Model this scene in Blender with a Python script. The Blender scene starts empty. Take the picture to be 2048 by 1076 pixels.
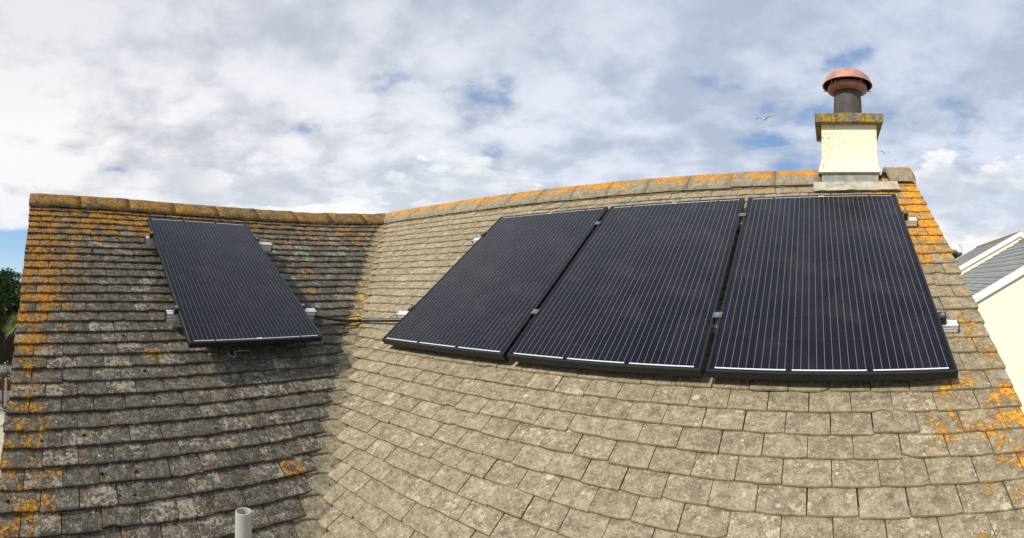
import bpy, bmesh, math, random
import numpy as np
from mathutils import Vector, Matrix, noise as mnoise
random.seed(7); rng = np.random.RandomState(7)
R = math.radians
SC = bpy.context.scene; COL = SC.collection
ZO = 5.8                                   # ridge apex height above the ground

# ------------------------------------------------------------------ camera (cylindrical phone panorama)
FPX, X0, HY = 986.8386, 1662.057, 549.0105
CAMP = (4.79324, -3.99501, -0.7723 + ZO)
PT, RL = 0.01092, -0.01249
c1, s1_, c2, s2_ = math.cos(PT), math.sin(PT), math.cos(RL), math.sin(RL)
M1 = Matrix(((1, 0, 0), (0, c1, s1_), (0, -s1_, c1)))
M2 = Matrix(((c2, 0, s2_), (0, 1, 0), (-s2_, 0, c2)))
MW = M2 @ M1                                # rows: right, forward, up
cd = bpy.data.cameras.new('panorama_camera'); cam = bpy.data.objects.new('camera', cd); COL.objects.link(cam)
rt, fw, up = MW[0], MW[1], MW[2]
cam.matrix_world = Matrix(((rt[0], up[0], -fw[0], CAMP[0]), (rt[1], up[1], -fw[1], CAMP[1]), (rt[2], up[2], -fw[2], CAMP[2]), (0, 0, 0, 1)))
cd.type = 'PANO'; cd.panorama_type = 'CENTRAL_CYLINDRICAL'
cd.central_cylindrical_range_u_min = (0 - X0) / FPX
cd.central_cylindrical_range_u_max = (2048 - X0) / FPX
cd.central_cylindrical_range_v_min = -(1076 - HY) / FPX
cd.central_cylindrical_range_v_max = HY / FPX
cd.central_cylindrical_radius = 1.0
cd.clip_start = 0.05; cd.clip_end = 3000
SC.camera = cam

# ------------------------------------------------------------------ render look
SC.render.engine = 'CYCLES'
SC.view_settings.view_transform = 'Standard'; SC.view_settings.look = 'None'
SC.view_settings.exposure = 0.0; SC.view_settings.gamma = 1.0
SC.cycles.max_bounces = 6; SC.cycles.use_denoising = True

# ------------------------------------------------------------------ sun + sky
SUN = Vector((-0.25, -0.67, 0.70)).normalized()   # towards the sun
sd = bpy.data.lights.new('sun', 'SUN'); sd.energy = 4.3; sd.angle = R(2.0); sd.color = (1.0, 0.93, 0.80)
so = bpy.data.objects.new('sun', sd); COL.objects.link(so)
so.rotation_euler = SUN.to_track_quat('Z', 'Y').to_euler(); so.location = (0, 0, 20)

class NT:
    """tiny node helper"""
    def __init__(s, tree): s.t = tree; s.n = tree.nodes; s.l = tree.links; s.n.clear()
    def new(s, typ, **kw):
        n = s.n.new(typ)
        for k, v in kw.items(): setattr(n, k, v)
        return n
    def put(s, sock, v):
        if isinstance(v, bpy.types.NodeSocket): s.l.new(v, sock)
        elif v is not None:
            if sock.type == 'RGBA' and not hasattr(v, '__len__'): v = (v, v, v, 1)
            elif sock.type == 'RGBA' and len(v) == 3: v = (*v, 1)
            elif sock.type == 'VECTOR' and not hasattr(v, '__len__'): v = (v, v, v)
            sock.default_value = v
    def m(s, op, a, b=None, c=None, clamp=False):
        n = s.new('ShaderNodeMath', operation=op); n.use_clamp = clamp
        for i, v in enumerate((a, b, c)):
            if v is not None: s.put(n.inputs[i], v)
        return n.outputs[0]
    def vm(s, op, a, b=None, out=0):
        n = s.new('ShaderNodeVectorMath', operation=op); s.put(n.inputs[0], a)
        if b is not None:
            s.put(n.inputs[3] if op == 'SCALE' else n.inputs[1], b)
        return n.outputs[1] if op in ('LENGTH', 'DISTANCE', 'DOT_PRODUCT') else n.outputs[0]
    def mix(s, f, a, b, mode='MIX'):
        n = s.new('ShaderNodeMix', data_type='RGBA', blend_type=mode); n.clamp_factor = True
        s.put(n.inputs[0], f); s.put(n.inputs[6], a); s.put(n.inputs[7], b); return n.outputs[2]
    def noise(s, vec, scale, detail=4, rough=.55, dist=0, out='Fac'):
        n = s.new('ShaderNodeTexNoise'); s.put(n.inputs['Vector'], vec); s.put(n.inputs['Scale'], scale)
        n.inputs['Detail'].default_value = detail; n.inputs['Roughness'].default_value = rough
        n.inputs['Distortion'].default_value = dist; return n.outputs[out]
    def vor(s, vec, scale, out='Distance', feat='F1', rnd=1):
        n = s.new('ShaderNodeTexVoronoi', feature=feat); s.put(n.inputs['Vector'], vec); s.put(n.inputs['Scale'], scale)
        n.inputs['Randomness'].default_value = rnd; return n.outputs[out]
    def ss(s, v, lo, hi, a=0., b=1.):
        n = s.new('ShaderNodeMapRange', interpolation_type='SMOOTHSTEP'); s.put(n.inputs[0], v)
        for i, q in enumerate((lo, hi, a, b)): s.put(n.inputs[i + 1], q)
        return n.outputs[0]
    def sep(s, v):
        n = s.new('ShaderNodeSeparateXYZ'); s.put(n.inputs[0], v); return n.outputs
    def comb(s, x, y, z):
        n = s.new('ShaderNodeCombineXYZ')
        for i, q in enumerate((x, y, z)): s.put(n.inputs[i], q)
        return n.outputs[0]
    def obj(s): return s.new('ShaderNodeTexCoord').outputs['Object']
    def attr(s, name, out='Fac'): return s.new('ShaderNodeAttribute', attribute_name=name).outputs[out]
    def bump(s, h, strength=.5, dist=.01, nrm=None):
        n = s.new('ShaderNodeBump'); s.put(n.inputs['Height'], h); n.inputs['Strength'].default_value = strength
        n.inputs['Distance'].default_value = dist
        if nrm is not None: s.put(n.inputs['Normal'], nrm)
        return n.outputs[0]
    def out(s, col, rough=.9, bump=None, spec=.3, metal=0., **kw):
        b = s.new('ShaderNodeBsdfPrincipled'); o = s.new('ShaderNodeOutputMaterial'); s.l.new(b.outputs[0], o.inputs[0])
        s.put(b.inputs['Base Color'], col); s.put(b.inputs['Roughness'], rough); s.put(b.inputs['Metallic'], metal)
        s.put(b.inputs['Specular IOR Level'], spec)
        if bump is not None: s.put(b.inputs['Normal'], bump)
        for k, v in kw.items(): s.put(b.inputs[k], v)

W = bpy.data.worlds.new('World'); SC.world = W; W.use_nodes = True
T = NT(W.node_tree)
SKYK = 0.10
sky = T.new('ShaderNodeTexSky', sky_type='NISHITA'); sky.sun_disc = False
sky.sun_elevation = math.asin(SUN.z); sky.sun_rotation = math.atan2(SUN.x, SUN.y)
sky.air_density = 1.0; sky.dust_density = 0.6; sky.ozone_density = 1.5
d = T.new('ShaderNodeTexCoord').outputs['Generated']
sx, sy, sz = T.sep(d)
zc = T.m('MAXIMUM', sz, 0.0)
inv = T.m('DIVIDE', 1.0, T.m('ADD', zc, 0.24))
p = T.comb(T.m('MULTIPLY', sx, inv), T.m('MULTIPLY', sy, inv), 0.3)
n1 = T.noise(p, 1.5, 8, .52, .1)                  # broad cloud sheet
n2 = T.noise(T.vm('ADD', p, (3.1, 7.7, 0)), 4.4, 8, .55, .1)   # puffs
n3 = T.noise(T.vm('ADD', p, (9.3, 1.7, 2)), .65, 3, .5)
# azimuth measure: 0 at the left of the view (west), 1 at the right (north)
az = T.m('MULTIPLY', T.m('ADD', T.m('SUBTRACT', sy, T.m('MULTIPLY', sx, -1.0)), 1.0), .5)
azr = T.ss(az, 0.0, 1.0)
cover = T.m('ADD', T.m('ADD', T.m('MULTIPLY', n1, .62), T.m('MULTIPLY', n2, .38)), T.m('MULTIPLY', azr, -.035))
cmask = T.ss(cover, .33, .43)
shade = T.m('ADD', T.m('MULTIPLY', n2, .5), T.m('MULTIPLY', n3, .5))
sh = T.ss(shade, .41, .585)
grey = T.mix(azr, (.58, .605, .665), (.45, .53, .68))
wht = T.mix(azr, (.96, .96, .97), (.74, .80, .93))
ccol = T.mix(sh, grey, wht)
# brighter and whiter towards the horizon
low = T.ss(sz, .30, .04)
ccol = T.mix(T.m('MULTIPLY', low, .5), ccol, (.86, .90, .96))
top = T.ss(sz, .28, .50)
ccol = T.mix(T.m('MULTIPLY', top, .30), ccol, (.47, .52, .64))
# heaped cumulus along the horizon
azt = T.new('ShaderNodeMath', operation='ARCTAN2'); T.put(azt.inputs[0], sx); T.put(azt.inputs[1], sy)
q = T.comb(T.m('MULTIPLY', azt.outputs[0], 1.0), T.m('MULTIPLY', sz, 2.6), 1.0)
n4 = T.noise(T.vm('ADD', q, (2.35, 0, 0)), 3.4, 8, .56, .1)
n5 = T.noise(T.vm('ADD', q, (2.35, .10, 0)), 3.4, 8, .56, .1)
cum = T.ss(T.m('SUBTRACT', T.m('ADD', -.055, T.m('MULTIPLY', n4, .47)), sz), -.006, .012)
cumshade = T.ss(T.m('SUBTRACT', n4, n5), -.09, .10)
cumcol = T.mix(cumshade, (.62, .68, .77), (1.0, 1.0, .98))
skycol = T.vm('SCALE', sky.outputs[0], 1.0)
blue = T.mix(.6, T.vm('SCALE', sky.outputs[0], SKYK), (.24, .42, .76))
base = T.mix(cmask, blue, ccol)
lowblue = T.mix(T.ss(sz, .0, .10), (.52, .73, .88), (.32, .57, .85))
west = T.ss(azr, .14, .02)
base = T.mix(T.m('MULTIPLY', cum, T.m('MULTIPLY', T.ss(sz, .0, .075), T.m('MULTIPLY', .9, T.m('SUBTRACT', 1.0, west)))), base, cumcol)
base = T.mix(T.m('MULTIPLY', west, T.m('MULTIPLY', T.ss(T.m('ADD', sz, T.m('MULTIPLY', n4, .12)), .178, .158), .95)), base, lowblue)
below = T.ss(sz, 0.0, -.05)
base = T.mix(below, base, (.20, .20, .19))
bg = T.new('ShaderNodeBackground'); T.put(bg.inputs[0], T.vm('SCALE', base, 1.0 / SKYK)); bg.inputs[1].default_value = SKYK
wo = T.new('ShaderNodeOutputWorld'); T.l.new(bg.outputs[0], wo.inputs[0])

# ------------------------------------------------------------------ roof geometry: a slightly sagging old roof
AL = 0.5863; CA, SA_ = math.cos(AL), math.sin(AL)
WC = np.array([-0.02601, -0.06592, 0.0, 0.09708, -0.02229, 0.01317, -0.03978, -0.11035, 0.00684, -0.01813, -0.07644, 0.00482,
 0.01397, 0.05609, 0.01556, 0.02304, 0.02134, 0.02967, -0.0146, -0.09724, -0.00872, -0.00879, 0.07603, 0.00343,
 -0.04578, 0.00686, -0.03577, -0.0502, 0.04574, 0.03637]).reshape(10, 3)
def warp(P):
    P = np.atleast_2d(np.asarray(P, float))
    a = (np.clip(P[:, 0], -.2, 5.8) - 2.8) / 2.8; b = (np.clip(P[:, 1], -4.6, .1) + 2) / 2.
    B = np.stack([1 + 0 * a, a, b, a * a, a * b, b * b, a ** 3, a * a * b, a * b * b, b ** 3], 1)
    o = P + B @ WC; o[:, 2] += ZO
    return o
def pr(u, s, n=0):  return (u, -s * CA - n * SA_, -s * SA_ + n * CA)       # slope facing -y (four... three panels)
def pl(t, s, n=0):  return (s * CA + n * SA_, -t, -s * SA_ + n * CA)       # slope facing +x (one panel)
def WR(u, s, n=0): return Vector(warp([pr(u, s, n)])[0])
def WL(t, s, n=0): return Vector(warp([pl(t, s, n)])[0])
UEND, TEND = 5.486, 4.269
SEAVE = 3.86

# ------------------------------------------------------------------ object helpers
def tag(o, label=None, cat=None, group=None, kind=None):
    if label: o['label'] = label
    if cat: o['category'] = cat
    if group: o['group'] = group
    if kind: o['kind'] = kind
    return o
def empty(name, loc=(0, 0, 0), parent=None, mat=None):
    o = bpy.data.objects.new(name, None); COL.objects.link(o); o.empty_display_size = .2
    if mat is not None: o.matrix_world = mat
    else: o.location = loc
    if parent: o.parent = parent
    return o
class MB:
    """mesh builder; world (or local) coordinates"""
    def __init__(s): s.v = []; s.f = []; s.a = {}; s.sm = False
    def add(s, vs, fs, **attrs):
        b = len(s.v); s.v += [tuple(v) for v in vs]; s.f += [tuple(b + i for i in f) for f in fs]
        for k, val in attrs.items():
            L = s.a.setdefault(k, [])
            L += [0.0] * (b - len(L)) if not hasattr(val, '__len__') or not hasattr(val[0], '__len__') else [(0, 0, 0)] * (b - len(L))
            L += list(val) if hasattr(val, '__len__') and len(val) == len(vs) else [val] * len(vs)
    def box(s, c, sz, m=None):
        x, y, z = [q / 2 for q in sz]
        vs = [Vector((a * x, b * y, e * z)) for a in (-1, 1) for b in (-1, 1) for e in (-1, 1)]
        if m is not None: vs = [m @ v for v in vs]
        vs = [v + Vector(c) for v in vs]
        s.add(vs, [(0, 1, 3, 2), (4, 6, 7, 5), (0, 4, 5, 1), (2, 3, 7, 6), (0, 2, 6, 4), (1, 5, 7, 3)])
    def hull8(s, vs):   # 8 pts: bottom 4 ccw, top 4 ccw
        s.add(vs, [(3, 2, 1, 0), (4, 5, 6, 7), (0, 1, 5, 4), (1, 2, 6, 5), (2, 3, 7, 6), (3, 0, 4, 7)])
    def tube(s, pts, r, n=10, cap=True, closed=False):
        pts = [Vector(p) for p in pts]; rs = r if hasattr(r, '__len__') else [r] * len(pts)
        vs = []; fs = []; prev = None
        for i, p_ in enumerate(pts):
            t = (pts[min(i + 1, len(pts) - 1)] - pts[max(i - 1, 0)]).normalized()
            if prev is None:
                a = t.orthogonal().normalized()
            else:
                a = (prev - t * prev.dot(t)).normalized()
            prev = a; b = t.cross(a)
            for k in range(n):
                th = 2 * math.pi * k / n; vs.append(p_ + (a * math.cos(th) + b * math.sin(th)) * rs[i])
        for i in range(len(pts) - 1):
            for k in range(n):
                fs.append((i * n + k, i * n + (k + 1) % n, (i + 1) * n + (k + 1) % n, (i + 1) * n + k))
        if cap: fs.append(tuple(range(n - 1, -1, -1))); fs.append(tuple((len(pts) - 1) * n + k for k in range(n)))
        s.add(vs, fs)
    def lathe(s, prof, c, n=40, m=None):
        vs = []; fs = []
        for r, z in prof:
            for k in range(n):
                th = 2 * math.pi * k / n; v = Vector((r * math.cos(th), r * math.sin(th), z))
                if m is not None: v = m @ v
                vs.append(v + Vector(c))
        for i in range(len(prof) - 1):
            for k in range(n): fs.append((i * n + k, i * n + (k + 1) % n, (i + 1) * n + (k + 1) % n, (i + 1) * n + k))
        s.add(vs, fs)
    def build(s, name, mat, parent=None, smooth=False, bevel=0, origin=None):
        me = bpy.data.meshes.new(name)
        vs = s.v
        if origin is not None: vs = [(v[0] - origin[0], v[1] - origin[1], v[2] - origin[2]) for v in vs]
        me.from_pydata([tuple(v) for v in vs], [], s.f); me.update()
        for k, L in s.a.items():
            if hasattr(L[-1], '__len__'):
                L += [(0, 0, 0)] * (len(s.v) - len(L))
                at = me.attributes.new(k, 'FLOAT_VECTOR', 'POINT'); at.data.foreach_set('vector', np.array(L, 'f').ravel())
            else:
                L += [0.0] * (len(s.v) - len(L))
                at = me.attributes.new(k, 'FLOAT', 'POINT'); at.data.foreach_set('value', np.array(L, 'f'))
        if smooth: me.polygons.foreach_set('use_smooth', [True] * len(me.polygons))
        bm = bmesh.new(); bm.from_mesh(me)
        if bevel: bmesh.ops.bevel(bm, geom=list(bm.edges), offset=bevel, segments=2, profile=.6, affect='EDGES')
        bmesh.ops.recalc_face_normals(bm, faces=bm.faces); bm.to_mesh(me); bm.free()
        if mat: me.materials.append(mat)
        o = bpy.data.objects.new(name, me); COL.objects.link(o)
        if parent:
            o.parent = parent
        if origin is not None and not parent: o.location = origin
        return o
def mat(name): m = bpy.data.materials.new(name); m.use_nodes = True; return m, NT(m.node_tree)
def simple(name, col, rough=.6, spec=.4, metal=0., nscale=0, namt=.15, bump=0, bscale=80):
    m, t = mat(name); c = col
    o = t.obj()
    if nscale:
        n = t.noise(o, nscale, 6, .6)
        c = t.mix(t.ss(n, .3, .7), tuple(x * (1 - namt) for x in col), tuple(min(1, x * (1 + namt)) for x in col))
    b = t.bump(t.noise(o, bscale, 5), bump, .01) if bump else None
    t.out(c, rough, b, spec, metal); return m

# ------------------------------------------------------------------ materials
def tile_mat(name, A, B, dark, pale, pale_amt, grain, orangeA, orangeB, lipc=None, ring=0., dk=.7, pk=.5):
    m, t = mat(name)
    o = t.obj(); tv = t.attr('tcol', 'Vector'); r, g, b = t.sep(tv); li = t.attr('lich'); ed = t.attr('edge')
    loc = t.vm('ADD', o, t.vm('SCALE', tv, 7.0))
    base = t.mix(t.m('ADD', t.m('MULTIPLY', r, .55), t.m('MULTIPLY', t.noise(o, 2.2, 3, .5), .5)), A, B)
    mot = t.noise(loc, 22, 9, .72)
    base = t.mix(t.ss(mot, .53, .36, 0., dk), base, dark)
    base = t.mix(t.ss(mot, .50, .66, 0., pk), base, pale)
    md = t.noise(t.vm('ADD', loc, (4, 14, 2)), 42, 6, .7)
    base = t.mix(t.ss(md, .50, .36, 0., .45), base, dark)
    n2 = t.noise(t.vm('ADD', loc, (5, 5, 5)), 42, 10, .80)
    n7 = t.noise(t.vm('ADD', loc, (15, 3, 5)), 9, 4, .6)
    cl = t.m('ADD', t.m('MULTIPLY', n2, .70), t.m('MULTIPLY', n7, .30))
    thr = t.m('SUBTRACT', .60, t.m('MULTIPLY', g, pale_amt))
    pm = t.ss(cl, thr, t.m('ADD', thr, .045))
    base = t.mix(t.m('MULTIPLY', pm, .80), base, pale)
    # crusty freckles, small and sharp
    n6 = t.noise(t.vm('ADD', o, (1.3, 8.2, 4.4)), 95, 6, .75)
    base = t.mix(t.ss(n6, .55, .64, 0., .85), base, pale)
    base = t.mix(t.ss(n6, .45, .33, 0., .60), base, dark)
    # round pale rosettes and droppings
    vd = t.vor(loc, 7.5); vc = t.vor(loc, 7.5, 'Color'); vr, vg, vb = t.sep(vc)
    rad = t.m('ADD', .05, t.m('MULTIPLY', vg, .10))
    ros = t.m('MULTIPLY', t.ss(t.m('ADD', vd, t.m('MULTIPLY', n2, .10)), t.m('ADD', rad, .05), t.m('ADD', rad, .02)), t.ss(vr, .66, .68))
    base = t.mix(t.m('MULTIPLY', ros, .65), base, tuple(min(.62, x * 1.3) for x in pale))
    vd2 = t.vor(o, 26); v2r = t.sep(t.vor(o, 26, 'Color'))[0]
    base = t.mix(t.m('MULTIPLY', t.ss(vd2, .16, .10), t.ss(v2r, .93, .94)), base, (.62, .60, .55))
    gr = t.noise(o, 380, 3, .8)
    base = t.mix(grain, base, t.mix(t.ss(gr, .30, .70), (.1, .1, .1), (.9, .9, .9)), 'OVERLAY')
    if lipc: base = t.mix(t.m('MULTIPLY', t.ss(ed, .2, .9), t.ss(n6, .42, .56, .0, .9)), base, lipc)
    # orange lichen: patches broken by finer noise, some as rings
    ln = t.noise(o, 9.5, 8, .66); lf = t.noise(t.vm('ADD', o, (2, 4, 6)), 55, 7, .78)
    lv = t.m('ADD', t.m('MULTIPLY', ln, .55), t.m('MULTIPLY', lf, .45))
    th = t.m('SUBTRACT', .695, t.m('MULTIPLY', li, .265))
    om = t.ss(lv, th, t.m('ADD', th, .055))
    if ring:
        ov = t.vm('ADD', o, t.vm('SCALE', t.noise(o, 9, 3, .5, 0, 'Color'), .05))
        rd = t.vor(ov, 4.2); rc = t.sep(t.vor(ov, 4.2, 'Color'))[0]; l2 = t.m('MULTIPLY', li, li)
        rw = t.m('ABSOLUTE', t.m('SUBTRACT', rd, .24)); rm = t.m('MULTIPLY', t.ss(rw, .085, .05), t.ss(rc, t.m('SUBTRACT', 1.06, t.m('MULTIPLY', l2, ring)), t.m('SUBTRACT', 1.08, t.m('MULTIPLY', l2, ring))))
        om = t.m('MAXIMUM', om, t.m('MULTIPLY', rm, t.ss(lf, .45, .52)))
    oc = t.mix(t.ss(lf, .42, .60), orangeA, orangeB)
    oc = t.mix(t.ss(n6, .46, .34, 0., .8), oc, dark)
    base = t.mix(t.m('MULTIPLY', om, t.ss(n6, .30, .46, .65, .98)), base, oc)
    h = t.m('ADD', t.m('MULTIPLY', gr, .30), t.m('ADD', t.m('MULTIPLY', mot, .7), t.m('MULTIPLY', om, .4)))
    h = t.m('ADD', h, t.m('MULTIPLY', n6, .9))
    t.out(base, .93, t.bump(h, .9, .007), .12)
    return m
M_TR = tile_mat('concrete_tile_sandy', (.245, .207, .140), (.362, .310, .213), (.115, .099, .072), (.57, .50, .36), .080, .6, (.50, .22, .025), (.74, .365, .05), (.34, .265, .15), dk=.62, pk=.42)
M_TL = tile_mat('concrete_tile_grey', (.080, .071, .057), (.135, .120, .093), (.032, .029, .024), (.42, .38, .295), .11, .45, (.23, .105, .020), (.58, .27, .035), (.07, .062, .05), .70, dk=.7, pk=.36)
M_RR = tile_mat('ridge_tile_sandy', (.25, .22, .16), (.31, .27, .19), (.15, .13, .10), (.44, .40, .30), .05, .35, (.46, .20, .025), (.70, .33, .05))
M_RL = tile_mat('ridge_tile_mossy', (.13, .11, .07), (.17, .14, .08), (.040, .032, .02), (.34, .31, .24), .05, .35, (.28, .115, .015), (.50, .25, .04))
M_UNDER = simple('roof_underlay', (.03, .028, .025), .95)
M_MORTAR = simple('mortar', (.50, .45, .33), .95, .1, nscale=30, namt=.25, bump=.6)

# ------------------------------------------------------------------ lichen amounts (where the growth really is)
def sm(x, a, b):
    t = min(1, max(0, (x - a) / (b - a))); return t * t * (3 - 2 * t)
def lichR(u, s):
    v = .15
    v = max(v, (1 - sm(s, .25, .55)) * .62)
    right = sm(u, 4.95, 5.15)
    v = max(v, right * (.98 - .35 * sm(s, .9, 1.4) - .1 * sm(s, 2.3, 2.8)))
    v = max(v, .78 * sm(u, 5.18, 5.30) * sm(s, 2.12, 2.22) * (1 - sm(s, 2.6, 2.7)))
    v = max(v, .33 * sm(u, 4.3, 5.3) * sm(s, 2.4, 2.9))
    return v
def lichL(t, s):
    v = .42
    w_ = 1.15 - .55 * sm(s, 1.2, 2.2)
    edge = sm(t, TEND - w_, TEND - .10)
    v = max(v, edge * (.90 - .16 * sm(s, 1.5, 2.4)))
    v = max(v, (1 - sm(s, .45, 1.5)) * (.72 + .16 * sm(t, 2.0, 3.6)))
    v = max(v, .40 * (1 - sm(s, 1.2, 2.)))
    return v

def lay_tile(mb, fn, lf, a0, a1, sb, jit, thick=.0145, slope=.133, shape=None):
    """one plain tile between a0..a1 whose bottom edge lies at sb; fn maps (a, s, n) -> roof point"""
    na = 5; dn = random.uniform(-.0012, .0022); rot = random.gauss(0, .010); ds = random.gauss(0, .0022)
    tw = random.uniform(-.0016, .0016)
    rows = [-.150, -.10, -.055, -.012, -.0015]
    ams = [a0 + (a1 - a0) * i / (na - 1) for i in range(na)]
    P = []; li = []; ed = []
    ej = [random.gauss(0, .0011) for _ in range(na)]
    ej[0] -= random.uniform(0, .004); ej[-1] -= random.uniform(0, .004)
    if random.random() < .10: ej[random.choice((0, 0, 4, 4, 1, 3))] -= random.uniform(.006, .016)
    if random.random() < .02: dn += .004; ds += random.uniform(-.012, .010)
    for ri, r0 in enumerate(rows):
        for i, a in enumerate(ams):
            f = i / (na - 1) - .5
            s = sb + r0 + ds + rot * (a1 - a0) * f + (ej[i] if ri >= 3 else 0)
            n = .010 + r0 * slope + dn + tw * f + (.0012 * (1 - 4 * f * f)) - (.0028 if ri == 4 else 0) - (.0015 if i in (0, na - 1) and ri < 4 else 0)
            P.append((a, s, n)); li.append(lf(a, s)); ed.append(1. if ri == 4 else 0.)
    for i, a in enumerate(ams):                # lower arris
        q = P[4 * na + i]; P.append((q[0], q[1] + .0015, q[2] - thick * .45)); li.append(lf(a, sb)); ed.append(.8)
    for i, a in enumerate(ams):
        q = P[4 * na + i]; P.append((q[0], q[1] - .001, q[2] - thick)); li.append(0.); ed.append(1.)
    nr = 7; F = []
    for r_ in range(nr - 1):
        for i in range(na - 1): F.append((r_ * na + i, r_ * na + i + 1, (r_ + 1) * na + i + 1, (r_ + 1) * na + i))
    k = len(P)
    for side in (0, na - 1):                    # side walls
        base = len(P)
        for r_ in range(5):
            q = P[r_ * na + side]; P.append((q[0], q[1], q[2] - .016)); li.append(0.); ed.append(1.)
        for r_ in range(4): F.append((r_ * na + side, (r_ + 1) * na + side, base + r_ + 1, base + r_))
    V = warp([fn(*q) for q in P])
    tc = (random.random(), random.random(), random.random())
    mb.add([tuple(v) for v in V], F, tcol=[tc] * len(P), lich=li, edge=ed)

house = empty('house', (0, 0, 0))
tag(house, 'weathered tiled bungalow roof with two wings meeting in a valley, carrying the solar panels', 'house')

WRr, WLl = .16044, .17083
GR, S0R = .10486, 2.33446
GL, S0L = .10483, 2.92539
mbR = MB()
k = -20
while S0R + k * GR < SEAVE + .05:
    sb = S0R + k * GR; ph = .1006 if k % 2 else .0228
    ustart = sb * CA + .012
    js = [ph + i * WRr + random.uniform(-.0035, .0035) for i in range(0, 40)]
    js = [j for j in js if ustart + .05 < j < UEND - .07]
    if k % 2 == 0 and UEND - js[-1] < .12: js.pop()
    js = [ustart] + js + [UEND + random.uniform(-.006, .008)]
    for a, b in zip(js[:-1], js[1:]):
        g = random.choice((.0012, .0014, .0018, .0022, .0032))
        lay_tile(mbR, pr, lichR, a + g, b - g, sb, 0)
    k += 1
mbL = MB()
k = -26
while S0L + k * GL < SEAVE + .05:
    sb = S0L + k * GL; ph = .0555 if k % 2 else .1475
    tstart = sb * CA + (.070 if sb > .5 else .05)
    js = [ph + i * WLl + random.uniform(-.0035, .0035) for i in range(0, 40)]
    js = [j for j in js if tstart + .06 < j < TEND - .07]
    if k % 2 == 0 and len(js) and TEND - js[-1] < .13: js.pop()
    js = [tstart] + js + [TEND + random.uniform(-.006, .008)]
    for a, b in zip(js[:-1], js[1:]):
        g = random.choice((.0012, .0014, .0018, .0022, .0032))
        lay_tile(mbL, pl, lichL, a + g, b - g, sb, 0, thick=.017, slope=.15)
    k += 1
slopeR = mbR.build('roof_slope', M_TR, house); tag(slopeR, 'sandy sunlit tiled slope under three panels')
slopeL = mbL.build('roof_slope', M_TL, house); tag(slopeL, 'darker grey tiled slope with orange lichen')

# valley tiles: dished tiles bridging both slopes, one per course
mbV = MB()
k = -27
while S0L + k * GL < SEAVE + .03:
    sb = S0L + k * GL + .018
    pts = []; li = []; ed = []
    wl = .16 if sb > .5 else .12; wr = .085
    rows = (-.16, -.10, -.05, -.012, 0.)
    lv = (.95 - .55 * sm(sb, 2.1, 2.35) - .2 * sm(sb, 2.6, 3.0)) * random.uniform(.62, 1.04)
    for ri, r0 in enumerate(rows):
        sc = sb + r0
        narrow = 1.0 if ri < 3 else (.93 if ri == 3 else .80)
        A = np.array(pl(sc * CA + wl * narrow, sc - (.012 if ri == 4 else 0), -.001 + r0 * .12)); B = np.array(pr(sc * CA + wr * narrow, sc - (.008 if ri == 4 else 0), -.004 + r0 * .12))
        C0 = np.array((sc * CA, -sc * CA, -sc * SA_ + .012 + r0 * .12))
        for i in range(7):
            f = i / 6
            Q = (1 - f) ** 2 * A + 2 * f * (1 - f) * C0 + f * f * B
            pts.append(Q); li.append(lv * (1.05 - .5 * abs(f - .4))); ed.append(0)
    n0 = len(pts)
    for i in range(7): pts.append(pts[4 * 7 + i] + np.array((0, 0, -.018))); li.append(0); ed.append(1)
    F = [(r_ * 7 + i, r_ * 7 + i + 1, (r_ + 1) * 7 + i + 1, (r_ + 1) * 7 + i) for r_ in range(5) for i in range(6)]
    tc = (random.random(), random.random() * .6, random.random())
    mbV.add([tuple(v) for v in warp(pts)], F, tcol=[tc] * len(pts), lich=li, edge=ed)
    k += 1
M_TV = tile_mat('concrete_tile_valley', (.20, .175, .115), (.28, .24, .16), (.08, .07, .05), (.46, .41, .28), .06, .5, (.55, .28, .03), (.70, .42, .07))
valley = mbV.build('valley', M_TV, house, smooth=False)

# solid deck under the tiles, rear slopes, walls
mbU = MB()
NS = 14
for fn, e0 in ((pr, UEND - .012), (pl, TEND - .012)):
    for i in range(NS):
        sa, sb = SEAVE * i / NS, SEAVE * (i + 1) / NS
        for j in range(10):
            def A(s, f): a0 = max(s * CA - .02, 0); return a0 + (e0 - a0) * f
            q = [fn(A(sa, j / 10), sa, -.02), fn(A(sa, (j + 1) / 10), sa, -.02), fn(A(sb, (j + 1) / 10), sb, -.02), fn(A(sb, j / 10), sb, -.02)]
            mbU.add(warp(q), [(0, 1, 2, 3)])
mbU.build('roof_deck', M_UNDER, house)

def back_mat():
    m, t = mat('rear_tiles'); o = t.obj()
    n = t.noise(o, 12, 6, .6); t.out(t.mix(n, (.10, .09, .07), (.24, .21, .16)), .9, t.bump(n, .5, .01), .2); return m
M_BACK = back_mat()
mbB = MB(); HX = SEAVE * CA
def strips(p00, p01, p10, p11, mb, n=34):
    """sawtooth courses between the top edge p00-p01 and the bottom edge p10-p11"""
    p00, p01, p10, p11 = map(Vector, (p00, p01, p10, p11))
    nrm = (p01 - p00).cross(p10 - p00).normalized()
    if nrm.z < 0: nrm = -nrm
    for i in range(n):
        f0, f1 = i / n, (i + 1) / n
        a, b = p00.lerp(p10, f0), p01.lerp(p11, f0); c, d_ = p00.lerp(p10, f1) + nrm * .02, p01.lerp(p11, f1) + nrm * .02
        e, f = p00.lerp(p10, f1), p01.lerp(p11, f1)
        mb.add([a, b, d_, c, e, f], [(0, 1, 2, 3), (3, 2, 5, 4)])
rV, rRe, rLe = Vector(warp([(0, 0, 0)])[0]), Vector(warp([(UEND, 0, 0)])[0]), Vector(warp([(0, -TEND, 0)])[0])
EZ = -SEAVE * SA_ + ZO
def back(a0, a1, ptf, n=16):
    for i in range(n):
        f0, f1 = i / n, (i + 1) / n
        t0, b0 = ptf(a0 + (a1 - a0) * f0); t1, b1 = ptf(a0 + (a1 - a0) * f1)
        strips(t0, t1, b0, b1, mbB, 34)
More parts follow.
